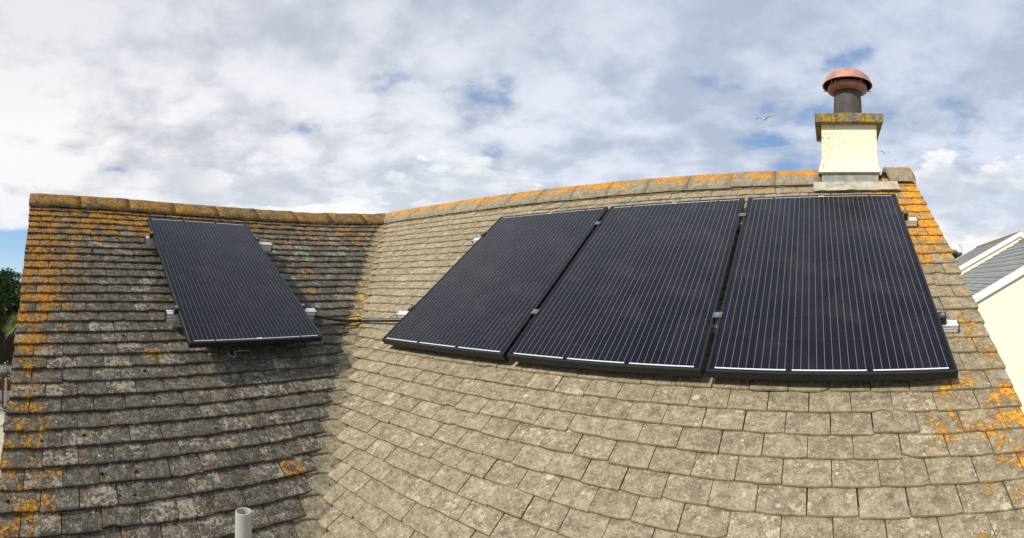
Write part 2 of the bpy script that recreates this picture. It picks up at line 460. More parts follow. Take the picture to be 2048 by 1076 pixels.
def bR(u):
    t_ = Vector(warp([(u, 0, -.03)])[0]); e = -HX + (rRe.x + HX) * u / UEND; return t_, Vector((e, HX, EZ))
def bL(t):
    t_ = Vector(warp([(0, -t, -.03)])[0]); return t_, Vector((-HX, HX + (rLe.y - HX) * t / TEND, EZ))
back(0, UEND - .01, bR); back(0, TEND - .01, bL)
mbB.build('rear_slope', M_BACK, house)

M_WALL = simple('cream_render', (.72, .66, .48), .9, .2, nscale=6, namt=.06, bump=.3, bscale=120)
mbW = MB()
xr, yl = rRe.x - .06, rLe.y + .06; hx = HX - .25; ez = EZ + .12
apexR = WR(UEND, 0, -.05).z; apexL = WL(TEND, 0, -.05).z
foot = [(-hx, yl), (hx, yl), (hx, -hx), (xr, -hx), (xr, hx), (-hx, hx)]
nf = len(foot)
mbW.add([(x, y, 0) for x, y in foot] + [(x, y, ez) for x, y in foot], [(i, (i + 1) % nf, nf + (i + 1) % nf, nf + i) for i in range(nf)])
mbW.add([(xr, -hx, ez), (xr, hx, ez), (xr, 0, apexR - .03)], [(0, 1, 2)])
mbW.add([(-hx, yl, ez), (hx, yl, ez), (0, yl, apexL - .03)], [(0, 1, 2)])
mbW.build('wall', M_WALL, house)
# verge mortar under the end tiles
for fn, e in ((pr, UEND), (pl, TEND)):
    mbM = MB(); N = 44
    for i in range(N):
        sa, sb = SEAVE * i / N, SEAVE * (i + 1) / N
        j = random.uniform(-.003, .003)
        q = [fn(e - .06, sa, -.055), fn(e - .002 + j, sa, -.055), fn(e - .002 + j, sb, -.055), fn(e - .06, sb, -.055),
             fn(e - .06, sa, -.0205), fn(e - .004 + j, sa, -.0125), fn(e - .004 + j, sb, -.0125), fn(e - .06, sb, -.0205)]
        mbM.hull8(warp(q))
    mbM.build('verge_mortar', M_MORTAR, house)
# gutters
M_GUT = simple('black_plastic', (.02, .02, .022), .45)
mbG = MB()
def gutter(a, b):
    a, b = Vector(a), Vector(b); d_ = (b - a).normalized(); side = d_.cross(Vector((0, 0, 1)))
    vs = []; 
    for p_ in (a, b):
        for k_ in range(9):
            th = math.pi * k_ / 8; vs.append(p_ + side * math.cos(th) * .055 - Vector((0, 0, 1)) * math.sin(th) * .055)
    mbG.add(vs, [(k_, k_ + 1, 9 + k_ + 1, 9 + k_) for k_ in range(8)])
gutter((HX + .04, -TEND, EZ - .02), (HX + .04, -HX - .04, EZ - .02)); gutter((HX + .04, -HX - .04, EZ - .02), (UEND, -HX - .04, EZ - .02))
mbG.build('gutter', M_GUT, house)

# moss cushions in the joints
def cushion(mb, c, r, rr):
    n = 6; V = [c + Vector((0, 0, r * .7))]; 
    for ring, (q, h) in enumerate(((.6, .5), (1., .0), (.9, -.3))):
        for k_ in range(n):
            th = 6.2832 * (k_ + .5 * ring) / n; j = rr.uniform(.75, 1.25)
            V.append(c + Vector((math.cos(th) * q * r * j, math.sin(th) * q * r * j, h * r)))
    F = [(0, 1 + k_, 1 + (k_ + 1) % n) for k_ in range(n)]
    for a_ in (1, 1 + n): F += [(a_ + k_, a_ + n + k_, a_ + n + (k_ + 1) % n, a_ + (k_ + 1) % n) for k_ in range(n)]
    mb.add(V, F)
rr = random.Random(21); mbm = MB()
for _ in range(1500):
    k_ = rr.randint(0, 34); sb = S0L + (k_ - 25) * GL; t_ = rr.uniform(max(0, sb * CA + .1), TEND)
    w_ = max(sm(t_, 2.9, 4.1) * (1 - sm(sb, .5, 1.5)), .55 * (1 - sm(sb, .3, .7)), .06)
    if rr.random() > w_: continue
    cushion(mbm, WL(t_, sb + rr.choice((.004, .004, -.04, -.06)) + rr.gauss(0, .006), .004), rr.uniform(.005, .012), rr)
for _ in range(70):
    sb = rr.uniform(2.0, 3.7); dx = rr.gauss(-.02, .045)
    cushion(mbm, Vector(warp([(sb * CA + dx, -sb * CA + dx * .3, -sb * SA_ - .035 * 0 + .012)])[0]), rr.uniform(.003, .007), rr)
mo = mbm.build('moss', simple('dark_moss', (.045, .036, .014), .95, .05, nscale=9, namt=.5, bump=.6), house, smooth=True); mo['kind'] = 'stuff'

# ridge tiles -----------------------------------------------------------------
def ridge_run(mb, axis, a0, a1, L, leg, crest, lf, rnd, th0=.016, lip=0.02):
    """saddle ridge tiles along the apex. axis 'x' or 'y'"""
    n = max(1, round((a1 - a0) / L)); L = (a1 - a0) / n
    for i in range(n):
        b0, b1 = a0 + i * L + .0008, a0 + (i + 1) * L - .0008
        dz = random.uniform(-.002, .002); tilt = random.uniform(-.003, .003)
        prof = []
        for sgn in (-1, 1):
            pass
        K = 13; P = []; li = []; ed = []
        nb = 7
        for j in range(nb):
            b = b0 + (b1 - b0) * j / (nb - 1)
            for kk in range(K):
                f = (kk / (K - 1)) * 2 - 1            # -1..1 across
                w = f * leg * CA
                # rounded saddle
                flat = abs(f)
                z = crest + .012 - (math.sqrt((flat * leg * SA_) ** 2 + .028 ** 2) - .028) * 1.0
                z += dz + tilt * (j / (nb - 1) - .5) + rnd * mnoise.noise(Vector((b * 6, f * 2, i * .3)))
                if kk in (0, K - 1): z -= .012
                P.append((b, w, z)); li.append(lf(b, abs(f))); ed.append(0)
        F = [(j * K + kk, j * K + kk + 1, (j + 1) * K + kk + 1, (j + 1) * K + kk) for j in range(nb - 1) for kk in range(K - 1)]
        base = len(P)
        # underside rim so the tile has thickness
        for j in range(nb):
            for kk in (0, K - 1):
                q = P[j * K + kk]; P.append((q[0], q[1], q[2] - .02)); li.append(0); ed.append(1)
        for j in range(nb - 1):
            F.append((j * K, (j + 1) * K, base + (j + 1) * 2, base + j * 2)); F.append((j * K + K - 1, (j + 1) * K + K - 1, base + (j + 1) * 2 + 1, base + j * 2 + 1))
        for j in (0, nb - 1):
            b2 = len(P)
            for kk in range(K):
                q = P[j * K + kk]; P.append((q[0], q[1], q[2] - .04)); li.append(0); ed.append(1)
            F += [(j * K + kk, j * K + kk + 1, b2 + kk + 1, b2 + kk) for kk in range(K - 1)]
        X = [(b, w, z) if axis == 'x' else (-w, -b, z) for b, w, z in P]
        tc = (random.random(), random.random() * .6, random.random())
        mb.add(warp(X), F, tcol=[tc] * len(P), lich=li, edge=ed)
mb = MB(); ridge_run(mb, 'x', .02, 4.775, .33, .25, .018, lambda b, f: .92 - .42 * sm(f, .50, 1.0), .004)
rid = mb.build('ridge', M_RR, house, smooth=True); tag(rid, 'straight ridge with bright orange lichen, left of the chimney')
mb = MB(); ridge_run(mb, 'x', 5.285, 5.478, .28, .25, .030, lambda b, f: .95 - .3 * f, .003)
rid = mb.build('ridge', M_RR, house, smooth=True); tag(rid, 'short end ridge tile right of the chimney')
mb = MB(); ridge_run(mb, 'y', -.02, TEND + .01, .46, .262, .012, lambda b, f: .84 + .08 * sm(b, 2, 4), .010)
rid = mb.build('ridge', M_RL, house, smooth=True); tag(rid, 'mossy brown and orange ridge of the left wing')

# ------------------------------------------------------------------ chimney (part of the house)
M_REND = None
def render_mat():
    m, t = mat('chimney_render'); o = t.obj()
    n = t.noise(o, 9, 5, .6); sp = t.noise(o, 60, 8, .75, .2)
    x, y, z = t.sep(o)
    side = t.ss(x, 5.02, 4.74)
    thr = t.m('SUBTRACT', .63, t.m('MULTIPLY', side, .075))
    c = t.mix(n, (.82, .775, .58), (.90, .85, .66))
    c = t.mix(t.ss(sp, thr, t.m('ADD', thr, .03)), c, (.30, .27, .10))
    ru = t.noise(t.vm('MULTIPLY', o, (14, 14, 3)), 1.0, 4)
    c = t.mix(t.m('MULTIPLY', t.ss(ru, .60, .72), t.ss(x, 4.80, 4.72)), c, (.45, .18, .05))
    t.out(c, .9, t.bump(t.noise(o, 90, 7, .75), .45, .006), .2); return m
M_REND = render_mat()
def lead_mat():
    m, t = mat('lead_flashing'); o = t.obj(); n = t.noise(o, 18, 7, .65, .4)
    t.out(t.mix(t.ss(n, .3, .7), (.20, .21, .20), (.38, .39, .36)), .55, t.bump(n, .3, .01), .5); return m
M_LEAD = lead_mat()
M_CAP = tile_mat('chimney_cap_concrete', (.20, .18, .14), (.25, .23, .18), (.08, .07, .05), (.42, .40, .34), .08, .4, (.30, .21, .03), (.46, .31, .05))
M_POT = simple('grey_clay_pot', (.085, .078, .070), .75, .35, nscale=14, namt=.25, bump=.2)
M_COWL = simple('terracotta_cowl_metal', (.46, .205, .145), .55, .4, nscale=16, namt=.22, bump=.25)
M_COWLIN = simple('cowl_inside', (.05, .03, .025), .8)
CX, CYF, CW, CD = 4.942, -.295, .415, .42      # centre x, front face y
CYC = CYF + CD / 2
def ring_stack(mb, levels, cx, cy, sub=6):
    """levels: (half x, half y, z); rectangular rings with subdivided sides"""
    rings = []
    for hx_, hy_, z in levels:
        r_ = []
        cs = [(-hx_, -hy_), (hx_, -hy_), (hx_, hy_), (-hx_, hy_)]
        for a in range(4):
            p0, p1 = cs[a], cs[(a + 1) % 4]
            for j in range(sub): f = j / sub; r_.append((cx + p0[0] + (p1[0] - p0[0]) * f, cy + p0[1] + (p1[1] - p0[1]) * f, z))
        rings.append(r_)
    n = len(rings[0]); V = [v for r_ in rings for v in r_]
    F = [(i * n + j, i * n + (j + 1) % n, (i + 1) * n + (j + 1) % n, (i + 1) * n + j) for i in range(len(rings) - 1) for j in range(n)]
    F.append(tuple(range(n))[::-1]); F.append(tuple((len(rings) - 1) * n + j for j in range(n)))
    mb.add(V, F)
mb = MB(); hw, hd = CW / 2, CD / 2
ring_stack(mb, [(hw + .016, hd + .016, ZO + .028), (hw + .028, hd + .028, ZO + .034), (hw + .022, hd + .022, ZO + .055), (hw + .010, hd + .010, ZO + .09), (hw + .003, hd + .003, ZO + .13), (hw, hd, ZO + .18), (hw, hd, ZO + .405)], CX, CYC)
chim = mb.build('chimney', M_REND, house, smooth=False); tag(chim, 'cream rendered chimney stack with green specks')
mb = MB(); capw = .256
ring_stack(mb, [(capw - .006, capw - .006, ZO + .398), (capw, capw, ZO + .404), (capw, capw, ZO + .463), (capw - .006, capw - .006, ZO + .470), (capw - .12, capw - .12, ZO + .478)], CX, CYC, 8)
mb.a['lich'] = [.86] * len(mb.v); mb.a['tcol'] = [(.5, .4, .3)] * len(mb.v)
capo = mb.build('chimney_cap', M_CAP, chim)
mb = MB()   # flashing box and apron
ring_stack(mb, [(hw + .006, hd + .006, ZO - .35), (hw + .006, hd + .006, ZO + .036)], CX + .004, CYC)
mb.build('flashing', M_LEAD, chim)
mb = MB()
for i in range(14):     # apron sheet laid on the first courses, slightly wavy edge
    u0, u1 = 4.715 + (5.335 - 4.715) * i / 14, 4.715 + (5.335 - 4.715) * (i + 1) / 14
    q = []
    for u, s, n in ((u0, .235, .034), (u1, .235, .034), (u1, .352, .026), (u0, .352, .026)):
        w = .008 * math.sin(u * 17) + .006 * math.sin(u * 41)
        q.append(pr(u, s + (w if s > .3 else 0), n + (.004 * math.sin(u * 23) if s > .3 else 0)))
    q2 = [pr(a, b, c) for (a, b, c) in ((u0, .235, .028), (u1, .235, .028), (u1, .352, .020), (u0, .352, .020))]
    mb.hull8(warp(q2 + q))
fl = mb.build('apron_flashing', simple('weathered_apron', (.36, .34, .27), .7, .3, nscale=14, namt=.25, bump=.3, bscale=30), chim)
# pot
PZ = ZO + .445
mb = MB()
mb.lathe([(.100, PZ - .02), (.108, PZ + .03), (.112, PZ + .10), (.111, PZ + .18), (.105, PZ + .25), (.097, PZ + .30), (.100, PZ + .305), (.100, PZ + .33), (.085, PZ + .33), (.085, PZ + .1)], (CX, CYC, 0), 48)
mb.build('chimney_pot', M_POT, chim, smooth=True)
# cowl: collar + dome on straps
mb = MB(); Z = ZO
mb.lathe([(.112, Z + .708), (.138, Z + .713), (.156, Z + .724), (.158, Z + .728), (.151, Z + .768), (.147, Z + .770), (.144, Z + .766), (.148, Z + .730), (.10, Z + .714)], (CX, CYC, 0), 56)
mb.lathe([(.0, Z + .874), (.05, Z + .873), (.10, Z + .866), (.145, Z + .848), (.173, Z + .822), (.188, Z + .792), (.196, Z + .772), (.200, Z + .768), (.197, Z + .764), (.191, Z + .768)], (CX, CYC, 0), 64)
cowl = mb.build('cowl', M_COWL, chim, smooth=True)
mb = MB(); mb.lathe([(.192, Z + .769), (.184, Z + .790), (.169, Z + .818), (.142, Z + .843), (.098, Z + .860), (.0, Z + .867)], (CX, CYC, 0), 64)
mb.build('cowl_lining', M_COWLIN, chim, smooth=True)
mb = MB()
for k_ in range(4):
    th = R(38 + 90 * k_); c_, s_ = math.cos(th), math.sin(th)
    mb.tube([(CX + c_ * .152, CYC + s_ * .152, Z + .75), (CX + c_ * .165, CYC + s_ * .165, Z + .78), (CX + c_ * .180, CYC + s_ * .180, Z + .80)], .006, 6)
    mb.box((CX + c_ * .156, CYC + s_ * .156, Z + .752), (.014, .014, .014))
for k_ in (10, 170, -60, -120):
    th = R(k_); c_, s_ = math.cos(th), math.sin(th)
    mb.tube([(CX + c_ * .15, CYC + s_ * .15, Z + .738), (CX + c_ * .195, CYC + s_ * .195, Z + .738)], .003, 6)
mb.tube([(CX - .13, CYC - .02, Z + .775), (CX + .15, CYC + .05, Z + .80)], .004, 6)
mb.build('cowl_strap', simple('zinc_strap', (.32, .24, .20), .5, .5, .6), chim)

# ------------------------------------------------------------------ solar panels
PW, PL = .991, 1.648
FH = .040
def cell_mat(flip):
    m, t = mat('solar_cells_flip' if flip else 'solar_cells'); o = t.attr('puv', 'Vector'); X, Y, Zz = t.sep(o)
    Y2 = t.m('SUBTRACT', PL, Y) if flip else Y
    pit = .1585
    cx = t.m('DIVIDE', t.m('SUBTRACT', X, .020), pit); cy = t.m('DIVIDE', t.m('SUBTRACT', Y2, .0315), pit)
    fx = t.m('ABSOLUTE', t.m('SUBTRACT', t.m('FRACT', cx), .5)); fy = t.m('ABSOLUTE', t.m('SUBTRACT', t.m('FRACT', cy), .5))
    inx = t.m('MULTIPLY', t.m('GREATER_THAN', cx, 0), t.m('LESS_THAN', cx, 6)); iny = t.m('MULTIPLY', t.m('GREATER_THAN', cy, 0), t.m('LESS_THAN', cy, 10))
    ins = t.m('MULTIPLY', inx, iny)
    gap = t.m('GREATER_THAN', t.m('MAXIMUM', fx, fy), .485)
    dia = t.m('GREATER_THAN', t.m('ADD', fx, fy), .905)
    cell = t.m('MULTIPLY', ins, t.m('SUBTRACT', 1.0, t.m('MAXIMUM', gap, dia)))
    idx = t.comb(t.m('FLOOR', cx), t.m('FLOOR', cy), 0.0)
    wn = t.new('ShaderNodeTexWhiteNoise'); t.put(wn.inputs['Vector'], idx)
    cc = t.mix(wn.outputs[0], (.0032, .0035, .0075), (.0072, .0066, .0105))
    col = t.mix(cell, (.001, .002, .006), cc)
    b5 = t.m('ABSOLUTE', t.m('SUBTRACT', t.m('FRACT', t.m('MULTIPLY', cx, 5.)), .5))
    bus = t.m('LESS_THAN', b5, .00065 / (pit / 5))
    yin = t.m('MULTIPLY', t.m('GREATER_THAN', cy, -.05), t.m('LESS_THAN', cy, 10.05))
    bus = t.m('MULTIPLY', bus, t.m('MULTIPLY', inx, yin))
    col = t.mix(t.m('MULTIPLY', bus, .85), col, (.26, .27, .31))
    rb = t.m('LESS_THAN', t.m('ABSOLUTE', t.m('SUBTRACT', Y2, .0225)), .0034)
    seg = t.m('LESS_THAN', t.m('ABSOLUTE', t.m('SUBTRACT', t.m('FRACT', t.m('DIVIDE', cx, 2.)), .5)), .462)
    rb = t.m('MULTIPLY', rb, t.m('MULTIPLY', seg, inx))
    rt_ = t.m('LESS_THAN', t.m('ABSOLUTE', t.m('SUBTRACT', Y2, PL - .0225)), .0026)
    g1 = t.m('MINIMUM', t.m('ABSOLUTE', t.m('SUBTRACT', cx, 1.)), t.m('ABSOLUTE', t.m('SUBTRACT', cx, 5.)))
    in2 = t.m('MULTIPLY', t.m('GREATER_THAN', cx, .08), t.m('LESS_THAN', cx, 5.92))
    rt_ = t.m('MULTIPLY', rt_, t.m('MULTIPLY', t.m('GREATER_THAN', g1, .03), in2))
    col = t.mix(t.m('MAXIMUM', rb, rt_), col, (.62, .63, .68))
    dirt = t.noise(o, 4, 7, .6, .4); dust = t.noise(o, 260, 2, .6)
    ro = t.m('ADD', .19, t.m('MULTIPLY', dirt, .10))
    col = t.mix(t.m('MULTIPLY', t.ss(dirt, .45, .75), .05), col, (.25, .24, .22))
    t.out(col, ro, t.bump(t.noise(o, 700, 2), .02, .0005), .27); return m
M_CELL, M_CELLF = cell_mat(False), cell_mat(True)
def frame_mat():
    m, t = mat('black_anodised_frame'); o = t.obj(); n = t.noise(o, 30, 5, .6)
    t.out(t.mix(n, (.008, .009, .011), (.018, .020, .022)), t.m('ADD', .30, t.m('MULTIPLY', n, .2)), None, .35); return m
M_FRAME = frame_mat()
M_LABEL = simple('white_label', (.75, .75, .75), .5)
M_BACKSH = simple('black_backsheet', (.01, .01, .012), .6)
def make_panel(c4, label, flip):
    """c4 = top-left, top-right, bottom-right, bottom-left corners of the frame's outer face"""
    TL, TR, BR, BL = c4
    nz = ((TR - TL) + (BR - BL)).cross((TL - BL) + (TR - BR)).normalized()
    def at(p_):
        f, g = p_[0] / PW, p_[1] / PL
        return BL * (1 - f) * (1 - g) + BR * f * (1 - g) + TR * f * g + TL * (1 - f) * g + nz * p_[2]
    root = empty('solar_panel', BL); tag(root, label, 'solar panel', None)
    def put(mb, name, m, bev=0):
        mb.a['puv'] = [tuple(v) for v in mb.v]; mb.v = [tuple(at(v)) for v in mb.v]
        o = mb.build(name, m, root, origin=BL)
        if bev:
            bm = bmesh.new(); bm.from_mesh(o.data); bmesh.ops.bevel(bm, geom=list(bm.edges), offset=bev, segments=1, affect='EDGES'); bm.to_mesh(o.data); bm.free()
        return o
    mb = MB(); fw_ = .011
    o_ = [(0, 0, 0), (PW, 0, 0), (PW, PL, 0), (0, PL, 0)]; i_ = [(fw_, fw_, 0), (PW - fw_, fw_, 0), (PW - fw_, PL - fw_, 0), (fw_, PL - fw_, 0)]
    dz = Vector((0, 0, -FH))
    for a in range(4):
        b = (a + 1) % 4; p0, p1, j0, j1 = Vector(o_[a]), Vector(o_[b]), Vector(i_[a]), Vector(i_[b])
        mb.hull8([p0 + dz, p1 + dz, j1 + dz, j0 + dz, p0, p1, j1, j0])
    put(mb, 'frame', M_FRAME, .0012)
    mb = MB(); e = fw_ - .001; NX, NY = 12, 20; V = []
    for z_ in (-.0025, -.008):
        for j in range(NY + 1):
            for i in range(NX + 1): V.append((e + (PW - 2 * e) * i / NX, e + (PL - 2 * e) * j / NY, z_))
    K = NX + 1; H = K * (NY + 1)
    F = [(j * K + i, j * K + i + 1, (j + 1) * K + i + 1, (j + 1) * K + i) for j in range(NY) for i in range(NX)]
    F += [tuple(H + q for q in f[::-1]) for f in F]
    mb.add(V, F); put(mb, 'cell_sheet', M_CELLF if flip else M_CELL)
    mb = MB(); ly = .0225 if flip else PL - .0225
    mb.box((PW / 2, ly, -.0014), (.034, .010, .0016)); put(mb, 'label', M_LABEL)
    return root
U1, S1, GAPP, HP = 2.22892, .57058, .02509, .09371
plabels = ['black solar panel nearest the valley, leftmost of the three on the sandy slope', 'middle black solar panel of the three on the sandy slope', 'black solar panel below the chimney, rightmost of the three']
for i in range(3):
    a = U1 + i * (PW + GAPP); b = a + PW
    pn = make_panel([WR(a, S1, HP), WR(b, S1, HP), WR(b, S1 + PL, HP), WR(a, S1 + PL, HP)], plabels[i], False); pn['group'] = 'black solar panels in a row on the sandy slope'
T1, SL1, HPL = 3.21599, .63306, .15209
make_panel([WL(T1, SL1, HPL), WL(T1 - PW, SL1, HPL), WL(T1 - PW, SL1 + PL, HPL), WL(T1, SL1 + PL, HPL)], 'single black solar panel standing alone on the grey lichen covered slope', True)

# ------------------------------------------------------------------ mounting rails, brackets and clamps
def alu_mat():
    m, t = mat('raw_aluminium'); o = t.obj(); n = t.noise(o, 40, 4)
    t.out(t.mix(n, (.80, .81, .83), (.90, .91, .93)), .42, None, .5, .55); return m
M_ALU = alu_mat(); M_BLKM = simple('black_clamp_metal', (.02, .021, .023), .35, .6)
M_BOLT = simple('steel_bolt', (.55, .56, .58), .3, .5, .9)
def make_rail(fn, a0, a1, s0, n0, h, label, group, sgn):
    root = empty('mounting_rail', Vector(warp([fn(a0, s0, n0)])[0])); tag(root, label, 'rail', group)
    org = root.location
    w = .020
    # grooved profile (s, n)
    prof = [(-w, 0), (w, 0), (w, .26 * h), (w - .005, .30 * h), (w - .005, .38 * h), (w, .42 * h), (w, .62 * h), (w - .005, .66 * h), (w - .005, .76 * h), (w, .80 * h), (w, h), (.006, h), (.006, h - .008), (-.006, h - .008), (-.006, h), (-w, h)]
    mb = MB(); N = 10; K = len(prof); V = []
    for i in range(N + 1):
        a = a0 + (a1 - a0) * i / N
        V += [fn(a, s0 + p_, n0 + q_) for p_, q_ in prof]
    V = warp(V)
    F = [(i * K + k_, i * K + (k_ + 1) % K, (i + 1) * K + (k_ + 1) % K, (i + 1) * K + k_) for i in range(N) for k_ in range(K)]
    mb.add(V, F); mb.build('rail_profile', M_ALU, root, origin=org)
    for a, d_ in ((a0, -1), (a1, 1)):
        mb = MB(); q = []
        e0, e1 = (a - .004, a + .001) if a == min(a0, a1) else (a - .001, a + .004)
        for e in (e0, e1): q += [fn(e, s0 - w - .001, n0 - .001), fn(e, s0 + w + .001, n0 - .001), fn(e, s0 + w + .001, n0 + h + .001), fn(e, s0 - w - .001, n0 + h + .001)]
        mb.hull8(warp(q)); mb.build('end_cap', M_BLKM, root, origin=org)
    # roof hooks under the rail
    na = max(2, int(abs(a1 - a0) / .9) + 1)
    for i in range(na):
        a = a0 + (a1 - a0) * (i + .5) / na
        mb = MB(); q = []
        for n_ in (-.012, n0 - .0005): q += [fn(a - .018, s0 - .005, n_), fn(a + .018, s0 - .005, n_), fn(a + .018, s0 + .012, n_), fn(a - .018, s0 + .012, n_)]
        mb.hull8(warp(q)); mb.build('roof_hook', M_ALU, root, origin=org)
    return root
nR = .0125; hR = HP - FH - nR - .0008
nL = .040; hL = HPL - FH - nL - .0008
make_rail(pr, 2.09, 5.342, .852, nR, hR, 'upper aluminium rail running under the three panels on the sandy slope', 'aluminium rails under the panels', 1)
make_rail(pr, 2.05, 5.338, 1.870, nR, hR, 'lower aluminium rail running under the three panels on the sandy slope', 'aluminium rails under the panels', 1)
make_rail(pl, 2.045, 3.277, .920, nL, hL, 'upper aluminium rail under the single panel on the grey slope', 'aluminium rails under the panels', 1)
make_rail(pl, 2.081, 3.290, 1.925, nL, hL, 'lower aluminium rail under the single panel, with the black conduit at its end', 'aluminium rails under the panels', 1)

def make_clamp(fn, a, s, hp, half, out, label):
    """half: None for a mid clamp (spans the gap); else side +-1 (towards the panel)"""
    P0_ = Vector(warp([fn(a, s, hp)])[0])
    ax = (Vector(warp([fn(a + .05, s, hp)])[0]) - P0_).normalized()
    dn = (Vector(warp([fn(a, s + .05, hp)])[0]) - P0_).normalized()
    nz = ax.cross(dn).normalized()
    if nz.z < 0: nz = -nz
    yy = -dn
    if ax.cross(yy).dot(nz) < 0: ax = -ax; flipx = -1
    else: flipx = 1
    Mx = Matrix(((ax.x, yy.x, nz.x, P0_.x), (ax.y, yy.y, nz.y, P0_.y), (ax.z, yy.z, nz.z, P0_.z), (0, 0, 0, 1)))
    root = empty('panel_clamp', mat=Mx); tag(root, label, 'clamp', 'clamps holding the panels to the rails')
    mb = MB()
    if half is None:
        mb.box((0, 0, .0035), (.046, .040, .005)); mb.box((0, 0, -FH / 2), (.018, .034, FH + .002))
    else:
        h_ = half * flipx
        mb.box((-h_ * .010, 0, .0035), (.038, .042, .005)); mb.box((-h_ * .016, 0, -FH / 2), (.022, .038, FH + .002))
    mb.build('clamp_body', M_BLKM if half is not None else simple('grey_clamp_metal', (.16, .165, .17), .4, .5, .6), root, bevel=.0015)
    mb = MB(); bx_ = 0 if half is None else -half * flipx * .012
    mb.lathe([(.0, .0135), (.0065, .0135), (.0075, .012), (.0075, .006)], (bx_, 0, 0), 6); mb.lathe([(.0, .0070), (.010, .0070), (.010, .0058)], (bx_, 0, 0), 16)
    mb.build('bolt', M_BOLT, root)
g1_, g2_ = U1 + PW + GAPP / 2, U1 + 2 * PW + 1.5 * GAPP
uR = U1 + 3 * PW + 2 * GAPP; tR = T1 - PW
make_clamp(pr, U1, .852, HP, +1, 0, 'black end clamp on the upper rail at the left panel next to the valley')
make_clamp(pr, U1, 1.865, HP, +1, 0, 'black end clamp on the lower rail at the left panel, just above the conduit end')
make_clamp(pr, g1_, .828, HP, None, 0, 'grey clamp high in the gap between left and middle panels')
make_clamp(pr, g1_, 1.850, HP, None, 0, 'grey clamp low in the gap between left and middle panels')
make_clamp(pr, g2_, .828, HP, None, 0, 'grey clamp high in the gap between middle and right panels')
make_clamp(pr, g2_, 1.850, HP, None, 0, 'grey clamp low in the gap between middle and right panels')
make_clamp(pr, uR, .855, HP, -1, 0, 'black end clamp on the upper rail right of the panel below the chimney')
make_clamp(pr, uR, 1.868, HP, -1, 0, 'black end clamp on the lower rail at the far right panel edge')
make_clamp(pl, T1, .925, HPL, -1, 0, 'black end clamp on the upper rail, left side of the single panel')
make_clamp(pl, T1, 1.935, HPL, -1, 0, 'black end clamp on the lower rail, left side of the single panel')
make_clamp(pl, tR, .918, HPL, +1, 0, 'black end clamp on the upper rail, right side of the single panel')
make_clamp(pl, tR, 1.925, HPL, +1, 0, 'black end clamp on the lower rail, right side of the single panel')

# ------------------------------------------------------------------ black corrugated conduit across the valley
pts = [WL(2.20, 1.93, .06), WL(2.05, 1.935, .055), WL(1.90, 1.965, .045), WL(1.75, 1.99, .04), WL(1.66, 2.0, .045)]
pv = [WR(1.78, 1.975, .040), WR(1.95, 1.96, .04), WR(2.12, 1.945, .045), WR(2.35, 1.93, .045)]
def catmull(P, n=14):
    out = []; P = [P[0]] + P + [P[-1]]
    for i in range(1, len(P) - 2):
        for j in range(n):
            t = j / n; a, b, c, d_ = P[i - 1:i + 3]
            out.append(.5 * ((2 * b) + (c - a) * t + (2 * a - 5 * b + 4 * c - d_) * t * t + (3 * b - a - 3 * c + d_) * t ** 3))
    out.append(P[-2]); return out
path = catmull(pts + pv, 34)
mb = MB(); mb.tube(path, [.0125 + (.0016 if i % 2 else -.0006) for i in range(len(path))], 12)
org = path[0]; con = mb.build('conduit', simple('black_conduit_plastic', (.018, .018, .02), .4, .5), smooth=False, origin=org)
tag(con, 'black corrugated cable conduit crossing the valley between the panels', 'conduit')
# white twist of wire lying on a tile
mb = MB(); wp = [WL(2.915, 2.235, .016), WL(2.905, 2.262, .018), WL(2.880, 2.275, .018), WL(2.862, 2.262, .020), WL(2.868, 2.235, .022), WL(2.84, 2.222, .018), WL(2.80, 2.224, .02), WL(2.765, 2.222, .018), WL(2.74, 2.225, .016)]
mb.tube(catmull(wp, 6), .0015, 6); w_ = mb.build('wire_offcut', simple('white_wire', (.75, .75, .72), .5), origin=wp[0])
tag(w_, 'short bent offcut of white wire lying below the single panel', 'wire')

# ------------------------------------------------------------------ scaffold tubes
def pix(px, py, r):     # world point on the horizontal circle of radius r round the camera (used once, for siting)
    a = (px - X0) / FPX; t = (HY - py) / FPX
    v = MW.transposed() @ Vector((math.sin(a), math.cos(a), t)); f = r / math.hypot(v.x, v.y)
    return Vector(CAMP) + v * f
def tube_mat():
    m, t = mat('weathered_grey_tube'); o = t.obj(); n = t.noise(t.vm('MULTIPLY', o, (30, 30, 4)), 1, 6, .6); f = t.noise(o, 60, 5, .7)
    c = t.mix(n, (.28, .29, .24), (.42, .43, .36)); c = t.mix(t.ss(f, .55, .7, 0, .5), c, (.50, .48, .36))
    t.out(c, .6, t.bump(f, .2, .003), .4); return m
M_TUBE = tube_mat()
pc = pix(487, 1022, 1.43); mb = MB(); r0 = .0242
mb.lathe([(r0, 0.0), (r0, pc.z - .002), (r0 - .001, pc.z), (r0 - .0035, pc.z), (r0 - .0045, pc.z - .002), (r0 - .0045, pc.z - .6)], (0, 0, 0), 40)
o_ = mb.build('scaffold_pole', M_TUBE, smooth=True); o_.location = (pc.x, pc.y, 0)
tag(o_, 'open topped pale grey scaffold tube rising past the eaves at the bottom of the picture', 'pole')
pa = pix(12, 757, 9.); fr = empty('scaffold_rail', (pa.x, pa.y, 0)); tag(fr, 'thin upright scaffold tube with two cross tubes beyond the left verge', 'scaffold')
mb = MB(); mb.tube([(0.0, -.03, 0), (0, 0, pa.z)], .021, 12); mb.build('upright', M_TUBE, fr)
for py, rr in ((817, .024), (850, .015)):
    pb = pix(8, py, 9.); mb = MB(); z_ = pb.z
    mb.tube([(.05, .5, z_), (.05, -2.6, z_)], rr, 10); mb.build('ledger', M_TUBE, fr)
    mb = MB(); mb.box((.03, 0, z_), (.08, .08, .08)); mb.build('coupler', M_BLKM, fr, bevel=.01)

